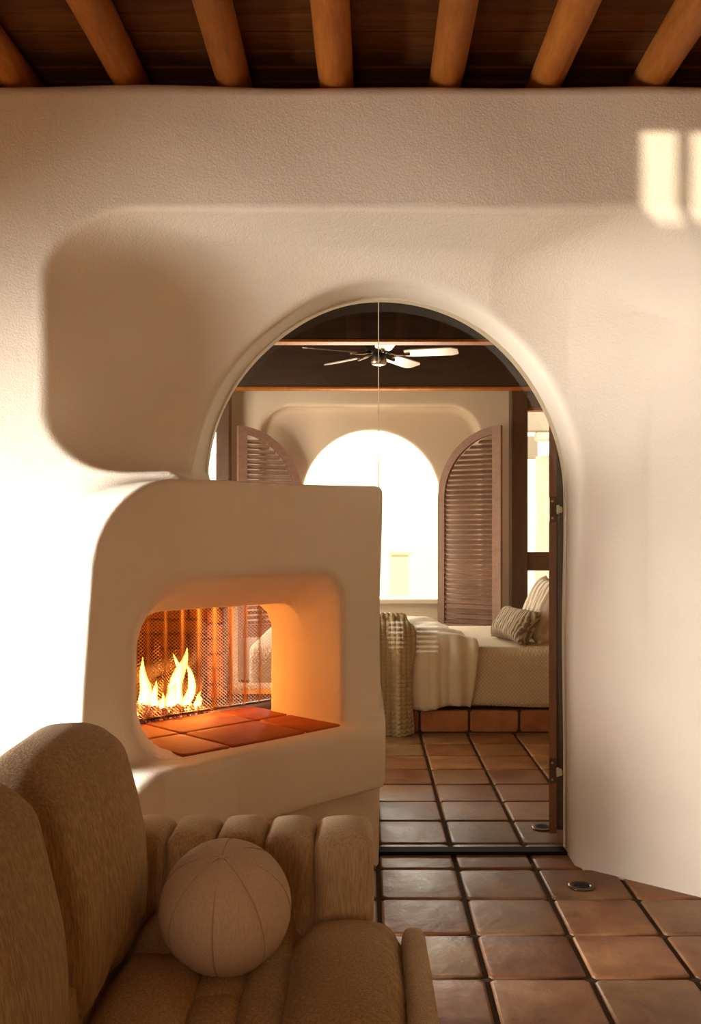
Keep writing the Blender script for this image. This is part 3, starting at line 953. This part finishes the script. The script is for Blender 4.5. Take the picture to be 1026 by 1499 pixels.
def channel(x0, x1, y0, y1, zt):
    hx = (x1 - x0) / 2
    def warp(Qp):
        Qp = Qp.copy()
        hz = (zt - .10) / 2
        t = np.clip(Qp[:, 2] / hz, -1, 1)
        Qp[:, 1] += .004 * np.sin(Qp[:, 2] * 23 + x0 * 9)
        Qp[:, 0] *= 1 - .05 * np.clip(t - .6, 0, 1)
        return Qp
    Vv, Ff = rbox((hx + .003, (y1 - y0) / 2, (zt - .10) / 2), min(hx * .5, .028), 20, (0.0, .016, .020), warp, ((x0 + x1) / 2, (y0 + y1) / 2, (zt + .10) / 2))
    o = link('arm_channel', Vv, Ff, M['sofa_arm'], sofa); return o


xs = [-0.725, -0.61, -0.49, -0.372, -0.250, -0.127, 0.016]
for a, b in zip(xs, xs[1:]): channel(a, b, 2.345, 2.535, 0.622)


def back_cushion(y0, y1, top, lean, seed):
    hy = (y1 - y0) / 2; hz = (top - 0.42) / 2
    def warp(Qp):
        Qp = Qp.copy()
        tz = Qp[:, 2] / hz; ty = Qp[:, 1] / hy
        Qp[:, 1] *= 1 - .05 * np.clip(-tz, 0, 1) ** 2
        Qp[:, 2] -= (.045 * np.abs(ty) ** 3 + .030 * (1 - ty) * .5) * np.clip(tz, 0, 1)
        Qp[:, 0] += -lean * (tz + 1) / 2 * (top - .42) * .5
        Qp[:, 0] -= .03 * np.clip(tz, -1, 0) ** 2
        Qp += .004 * np.sin(Qp[:, [1, 2, 0]] * 19 + seed)
        for yy, zz, dp in ((-.08, -.21, .02), (.12, -.20, .02), (.02, -.12, .006)):
            d = np.hypot(Qp[:, 1] - yy, (Qp[:, 2] - zz) * 1.0)
            Qp[:, 0] -= dp * np.exp(-(d / .035) ** 2) * (Qp[:, 0] > -.1)
        return Qp
    Vv, Ff = rbox((.100, hy, hz), .075, 24, (.035, .008, .020), warp, (-0.590, (y0 + y1) / 2, (top + .42) / 2))
    return link('back_cushion', Vv, Ff, M['sofa'], sofa)


back_cushion(1.735, 2.335, 0.935, .34, 1)
back_cushion(1.115, 1.725, 0.955, .34, 2)
MB().box(-0.92, -0.80, 0.80, 2.50, 0.07, 0.74, 0.03).build('back_panel', M['sofa'], sofa)


def seat_roll(x0, x1, y0, y1, z0, zt, bul, nm='seat_channel', pleat=0.0, seed=0):
    hx, hy, hz = (x1 - x0) / 2, (y1 - y0) / 2, (zt - z0) / 2
    def warp(Qp):
        Qp = Qp.copy()
        if pleat:
            # gathers running in from the front seam
            tx = np.clip((Qp[:, 0] - .02) / (hx - .02), 0, 1)
            Qp[:, 2] += -pleat * tx ** 2 * (0.5 + 0.5 * np.sin(Qp[:, 1] * 128 + 2.2 * np.sin(Qp[:, 1] * 23))) * (Qp[:, 2] > 0)
            Qp[:, 2] -= .10 * np.clip(tx - .55, 0, 1) ** 1.5
            Qp[:, 2] += -.05 * np.clip(Qp[:, 1] / hy - .80, 0, 1) * 5 * .2 * (Qp[:, 2] > 0)
        Qp += .003 * np.sin(Qp[:, [1, 2, 0]] * 21 + seed)
        return Qp
    Vv, Ff = rbox((hx, hy, hz), min(hx, hz) * (.85 if nm == 'seat_roll' else .62), 64 if pleat else 14, (0.012, .0, bul), warp, ((x0 + x1) / 2, (y0 + y1) / 2, (z0 + zt) / 2))
    return link(nm, Vv, Ff, M['sofa'], sofa)


for (ya, yb) in ((1.16, 1.74), (1.74, 2.335)):
    seat_roll(-0.175, 0.098, ya, yb, .26, .440, .034, 'seat_roll', .012, ya)
    L3 = (yb - ya) / 3
    for q in range(3):      # buttoned tufts between the front roll and the back
        y0, y1 = ya + q * L3, ya + (q + 1) * L3 + .045
        seat_roll(-0.264, -0.158, y0, y1, .27, .418, .007, 'seat_tuft', seed=ya + q)
        seat_roll(-0.368, -0.256, y0, y1, .27, .424, .007, 'seat_tuft', seed=ya + q + 5)
    for q in range(2):      # plumper tufts where the seat meets the back
        y0, y1 = ya + q * 1.5 * L3, ya + (q + 1) * 1.5 * L3 + .06
        seat_roll(-0.53, -0.352, y0, y1, .27, .465, .014, 'seat_tuft', seed=ya + q + 9)
Vv, Ff = rbox((.030, .595, .176), .026, 14, (.010, 0, .004), None, (0.113, 1.75, .240))
link('front_panel', Vv, Ff, M['sofa_arm'], sofa)
for a, b in zip(xs[2:], xs[3:]): channel(a, b, 0.86, 1.05, 0.60)

# ball pillow
BC = np.array((-0.306, 2.100, 0.552)); BR = 0.143
ballp = thing('ball_pillow', 'round oatmeal linen ball pillow with radiating seams on the sofa seat', 'pillow', (BC[0], BC[1], BC[2] - BR))
nl, nm_ = 96, 48
rotm = np.array(Matrix.Rotation(math.radians(24), 3, 'X') @ Matrix.Rotation(math.radians(0), 3, 'Y'))
V = []; Fs = []
for i in range(nm_ + 1):
    ph = math.pi * i / nm_
    for k in range(nl):
        th = 2 * math.pi * k / nl
        s = abs(math.sin(th * 4 + .2)); g = 1 - .024 * math.exp(-(s / .10) ** 2) * min(1, math.sin(ph) * 1.6 + .1)
        g += .006 * math.sin(3 * th + ph * 2)
        r = BR * g
        z = r * math.cos(ph) * (.985 - .05 * math.exp(-((math.pi - ph) / .6) ** 2) - .018 * math.exp(-(ph / .12) ** 2))
        V.append(rotm @ np.array((r * math.sin(ph) * math.cos(th), r * math.sin(ph) * math.sin(th), z)) + BC)
for i in range(nm_):
    for k in range(nl): Fs.append((i * nl + k, (i + 1) * nl + k, (i + 1) * nl + (k + 1) % nl, i * nl + (k + 1) % nl))
link('cover', V, Fs, M['linen'], ballp)
for q in range(8):
    th = q * math.pi / 4 - .05
    pts = [rotm @ np.array((BR * .988 * math.sin(p) * math.cos(th), BR * .988 * math.sin(p) * math.sin(th), BR * .966 * math.cos(p))) + BC for p in np.linspace(.05, 2.9, 26)]
    MB().tube(pts, .0017, 5).build('seam', M['thread'], ballp, True)

# ---------------------------------------------------------------- bed
bedp = MB().box(-0.85, 2.0, 6.585, 8.25, -0.02, 0.160).build('bed_platform', M['grout'])
tag(bedp, 'low built-in bed platform faced with terracotta tiles under the mattress', 'platform')
for k in range(-4, 5):
    xa = 0.363 + .34 * k + .008
    me = tile_mesh('platform_tile', .324, .146, .02, M['bed_tile'], 60 + k)
    put('tile', me, bedp, loc=(xa + .162, 6.572, .080), rot=(math.pi / 2, 0, 0))
bed = thing('bed_mattress', 'low mattress with quilted cream coverlet on tiled platform in the bedroom', 'mattress', (0.5, 7.4, 0.16))
Vv, Ff = rbox((1.35, .80, .195), .06, 14, (0, 0, .006), None, (0.57, 7.42, .36))
link('mattress', Vv, Ff, M['sheet'], bed)


def profile(s, y_near, z_top, r, z_low, y_far):
    """walk from far edge over the top and down the near side: returns (y, z) for s in metres from far edge"""
    top = (y_far - (y_near + r)); arc = r * math.pi / 2
    y = np.where(s < top, y_far - s, np.where(s < top + arc, y_near + r - r * np.sin(np.clip((s - top) / r, 0, math.pi / 2)), y_near))
    z = np.where(s < top, z_top, np.where(s < top + arc, z_top - r + r * np.cos(np.clip((s - top) / r, 0, math.pi / 2)), z_top - r - (s - top - arc)))
    return y, z


def cover(u, v):
    L = (8.20 - 6.67) + .07 * math.pi / 2 + .315
    s = v * L; X = -0.80 + 2.72 * u
    y, z = profile(s, 6.603, 0.573, .07, 0, 8.20)
    k = np.clip((v - .88) / .12, 0, 1)
    y = y - k * .010 * (1 + np.sin(X * 7 + 1)) ; z = z + k * .016 * np.sin(X * 3.1 + .4)
    return X, y, z


link('coverlet', *shell(cover, 90, 60, .012), M['quilt'], bed)


def duvet(u, v):
    top_far = 8.15
    L = (top_far - 6.72) + .16 * math.pi / 2 + .345
    s = v * L
    y, z = profile(s, 6.545, 0.675, .16, 0, top_far)
    drop = np.clip((v - .70) / .30, 0, 1)
    xr = 0.64 + .13 * np.clip(v / .78, 0, 1) ** 1.2 - .06 * drop ** 2
    xl = -0.66 + .80 * drop ** 2
    X = xl + (xr - xl) * u
    edge = np.exp(-((1 - u) / .10) ** 2)
    z = z - (.075 * edge) * (1 - np.clip((v - .62) / .2, 0, 1))
    z = z - .06 * np.exp(-(v / .06) ** 2)
    y = y + .035 * edge * drop
    fold = np.sin(X * 34 + 1.5 * np.sin(X * 9)) * .017 + np.sin(X * 71 + 2 * np.sin(X * 13)) * .006
    y = y - fold * drop ** .7 - .012 * drop
    puff = .018 * np.sin(X * 9 + 3 * v) * np.sin(s * 8) + .006 * np.sin(X * 23 + s * 17)
    z = z + puff * (1 - drop)
    z = z + drop ** 6 * (.020 * np.sin(X * 13) - .015 * u + .05 * np.clip(.35 - u, 0, 1))
    return X, y, z


o = link('duvet', *shell(duvet, 150, 90, .030), M['duvet']); tag(o, 'cream duvet folded over the bed, hanging down its near side', 'duvet')


def throw(u, v):
    L = (7.35 - 6.70) + .20 * math.pi / 2 + .505
    s = v * L * 1.0
    y, z = profile(s, 6.488, 0.720, .20, 0, 7.35)
    drop = np.clip((v - .50) / .50, 0, 1)
    xr = 0.255 + .075 * np.clip(v / .6, 0, 1) + .015 * np.sin(v * 14) - .02 * drop
    xl = -0.28 + .10 * drop
    X = xl + (xr - xl) * u
    fold = .020 * np.sin(X * 30 + 1.0) * np.clip(v * 1.6, 0, 1) + .028 * np.exp(-((X - .17) / .03) ** 2) * -1 * drop
    ruff = .030 * np.exp(-((v - .34) / .05) ** 2) * (1 + .6 * np.sin(X * 75)) + .035 * np.exp(-((v - .20) / .07) ** 2)
    z = z + ruff * (v < .6)
    z = z - drop ** 4 * (.055 * np.sin((u - .2) * math.pi) - .02) - .03 * np.exp(-(v / .05) ** 2)
    y = y - fold
    # knit: columns of slanted stitches
    cx = X / .034; cy = s / .028
    col = np.abs(np.sin(np.pi * cx)); st = np.abs(np.sin(np.pi * (cy + .5 * np.abs(np.mod(cx, 1) - .5) * 2)))
    kn = .019 * col ** .6 * (0.35 + .65 * st)
    y = y - kn * drop; z = z + kn * (1 - drop)
    return X, y, z


o = link('knit_throw', *shell(throw, 210, 330, .018), M['knit']); tag(o, 'chunky tan knitted throw hanging off the bed down to the floor tiles', 'throw')


def pillow(nm, label, W, H, T, loc, yaw, lean, mat, roll=0.0, grp=None):
    n = 30
    u, v = np.meshgrid(np.linspace(-1, 1, n), np.linspace(-1, 1, n), indexing='ij')
    th = T / 2 * (np.clip(1 - u ** 4, 0, 1) * np.clip(1 - v ** 4, 0, 1)) ** .55 + .004
    pin = 1 - .15 * (1 - u ** 2) ** 1 * np.abs(v) ** 3
    pin2 = 1 - .13 * (1 - v ** 2) ** 1 * np.abs(u) ** 3
    wr = .006 * np.sin(u * 19 + 3 * v) * (1 - u ** 4) * (1 - v ** 4)
    yy = u * W / 2 * pin2; zz = v * H / 2 * pin
    A = np.stack([th + wr, yy, zz], -1).reshape(-1, 3); B = np.stack([-th + wr, yy, zz], -1).reshape(-1, 3)
    Vv = np.concatenate([A, B]); m = n * n; Ff = []
    for i in range(n - 1):
        for j in range(n - 1):
            a = i * n + j; q = (a, a + n, a + n + 1, a + 1); Ff.append(q); Ff.append(tuple(m + k for k in reversed(q)))
    ring = [i * n for i in range(n)] + [(n - 1) * n + j for j in range(1, n)] + [i * n + n - 1 for i in range(n - 2, -1, -1)] + [j for j in range(n - 2, 0, -1)]
    for k in range(len(ring)):
        a, b = ring[k], ring[(k + 1) % len(ring)]; Ff.append((b, a, a + m, b + m))
    me = bpy.data.meshes.new(nm); me.from_pydata([tuple(p) for p in Vv.tolist()], [], Ff); me.materials.append(mat)
    me.polygons.foreach_set('use_smooth', np.ones(len(me.polygons), dtype=bool)); me.update()
    o = put(nm, me); o.location = loc
    o.rotation_euler = (Matrix.Rotation(yaw, 4, 'Z') @ Matrix.Rotation(lean, 4, 'Y') @ Matrix.Rotation(roll, 4, 'X')).to_euler()
    return tag(o, label, 'pillow', grp)


pillow('lumbar_pillow', 'small pleated taupe lumbar pillow with dark creases, lying in front on the bed', .60, .27, .17, (1.075, 6.98, .700), math.radians(12), math.radians(34), M['lumbar'])
pillow('square_pillow', 'crinkled greige square pillow leaning behind the taupe lumbar pillow', .62, .52, .19, (1.30, 7.12, .80), math.radians(4), math.radians(24), M['euro'])
pillow('sleeping_pillow', 'smooth pale pillow standing behind the crinkled greige one at the bed head', .66, .56, .20, (1.60, 7.25, .86), math.radians(2), math.radians(16), M['sham'])

# ---------------------------------------------------------------- shutters of the arched bedroom window
def shutter(nm, label, hx, hy, side, deg):
    """half-arch louvred leaf; s = 0 at the hinge, W at the straight stile"""
    R_, W, zs, zb, fw, T = 0.644, 0.640, 1.684, 0.42, 0.085, 0.040
    a = math.radians(deg); dx, dy = side * math.cos(a), -math.sin(a); nx, ny = -dy, dx
    def pt(s, t, z): return (hx + dx * s + nx * t, hy + dy * s + ny * t, z)
    def ztop(s, ins=0.0):
        r = R_ - ins; k = r * r - (R_ - s) ** 2
        return zs + math.sqrt(max(k, 0)) if k > 0 else zs
    root = thing(nm, label, 'shutter', (hx, hy, zb), 'half-arch louvred shutters of the bedroom window')
    def slab(mb, poly, t0, t1):
        n = len(poly)
        v = [pt(s, t0, z) for s, z in poly] + [pt(s, t1, z) for s, z in poly]
        f = [tuple(range(n)), tuple(reversed(range(n, 2 * n)))] + [(i, i + n, (i + 1) % n + n, (i + 1) % n) for i in range(n)]
        return mb.add(v, f)
    # stiles and rails
    MBs = slab(MB(), [(W - fw, zb), (W, zb), (W, ztop(W)), (W - fw, ztop(W - fw))], -T / 2, T / 2); MBs.build('stile', M['shutter'], root)
    slab(MB(), [(0, zb), (fw * .8, zb), (fw * .8, zs), (0, zs)], -T / 2, T / 2).build('stile', M['shutter'], root)
    slab(MB(), [(fw * .8, zb), (W - fw, zb), (W - fw, zb + .11), (fw * .8, zb + .11)], -T / 2, T / 2).build('rail', M['shutter'], root)
    n = 22; out = []; inn = []
    for k in range(n + 1):
        th = math.pi - (math.pi / 2) * k / n
        so, zo = R_ + R_ * math.cos(th), zs + R_ * math.sin(th)
        ri = R_ - fw * .8
        si, zi = R_ + ri * math.cos(th), zs + ri * math.sin(th)
        out.append((min(so, W - fw + .001) if False else so, zo)); inn.append((si, zi))
    mb = MB()
    for k in range(n):
        if out[k + 1][0] > W - fw + .03 and out[k][0] > W - fw: continue
        slab(mb, [out[k], out[k + 1], inn[k + 1], inn[k]], -T / 2 + .001, T / 2 - .001)
    mb.build('curved_rail', M['shutter'], root)
    z = zb + .135
    while z < zs + R_ - fw * .8 - .04:
        s0 = fw * .8 if z < zs else R_ - math.sqrt(max(0, (R_ - fw * .8) ** 2 - (z + .02 - zs) ** 2))
        s1 = W - fw
        if s1 - s0 > .03:
            v = []
            for s_ in (s0, s1):
                for (t, zz) in ((-.020, -.016), (-.015, -.020), (.020, .010), (.015, .014)): v.append(pt(s_, t, z + zz))
            f = [(0, 1, 5, 4), (1, 2, 6, 5), (2, 3, 7, 6), (3, 0, 4, 7), (3, 2, 1, 0), (4, 5, 6, 7)]
            link('slat', v, f, M['shutter'], root, False)
        z += .0455
    return root


shutter('louvred_shutter', 'brown half-arch louvred shutter beside the tall timber window and bed pillows', 0.675, 8.985, 1, 33)
shutter('louvred_shutter', 'brown half-arch louvred shutter half hidden behind the fireplace block', -0.60, 8.985, -1, 30)

# ---------------------------------------------------------------- ceiling fan
FC = Vector((0.098, 7.42, 2.725))
fan = thing('ceiling_fan', 'ceiling fan with five pale blades below the dark bedroom beams', 'fan', tuple(FC))
MB().lathe([(.05, .02), (.095, .03), (.105, .055), (.10, .085), (.05, .10), (.02, .105)], FC, 28).build('motor', M['black'], fan, True)
MB().lathe([(.02, -.075), (.055, -.065), (.062, -.045), (.055, -.02), (.05, .02)], FC, 24).build('switch_cup', M['steel'], fan, True)
MB().tube([FC + Vector((0, 0, .10)), (FC.x, FC.y, 3.14)], .013, 12).build('downrod', M['black'], fan, True)
for k in range(5):
    th = math.radians(-12 + 72 * k); c, s = math.cos(th), math.sin(th); tl = math.radians(-12)
    def bp(r, q, h): return (FC.x + c * r - s * q * math.cos(tl), FC.y + s * r + c * q * math.cos(tl), FC.z + .015 + q * math.sin(tl) + h)
    out = [(.20, -.05), (.25, -.062), (.56, -.070), (.61, -.045), (.61, .045), (.56, .070), (.25, .062), (.20, .05)]
    n = len(out); v = [bp(r, q, .004) for r, q in out] + [bp(r, q, -.004) for r, q in out]
    f = [tuple(range(n)), tuple(reversed(range(n, 2 * n)))] + [(i, i + n, (i + 1) % n + n, (i + 1) % n) for i in range(n)]
    b = link('blade', v, f, M['fan_blade'], fan, False)
    MB().tube([bp(.07, 0, .012), bp(.14, .015, -.004), bp(.24, 0, -.008)], [.012, .010, .014], 8).build('blade_iron', M['bronze'], b, True)
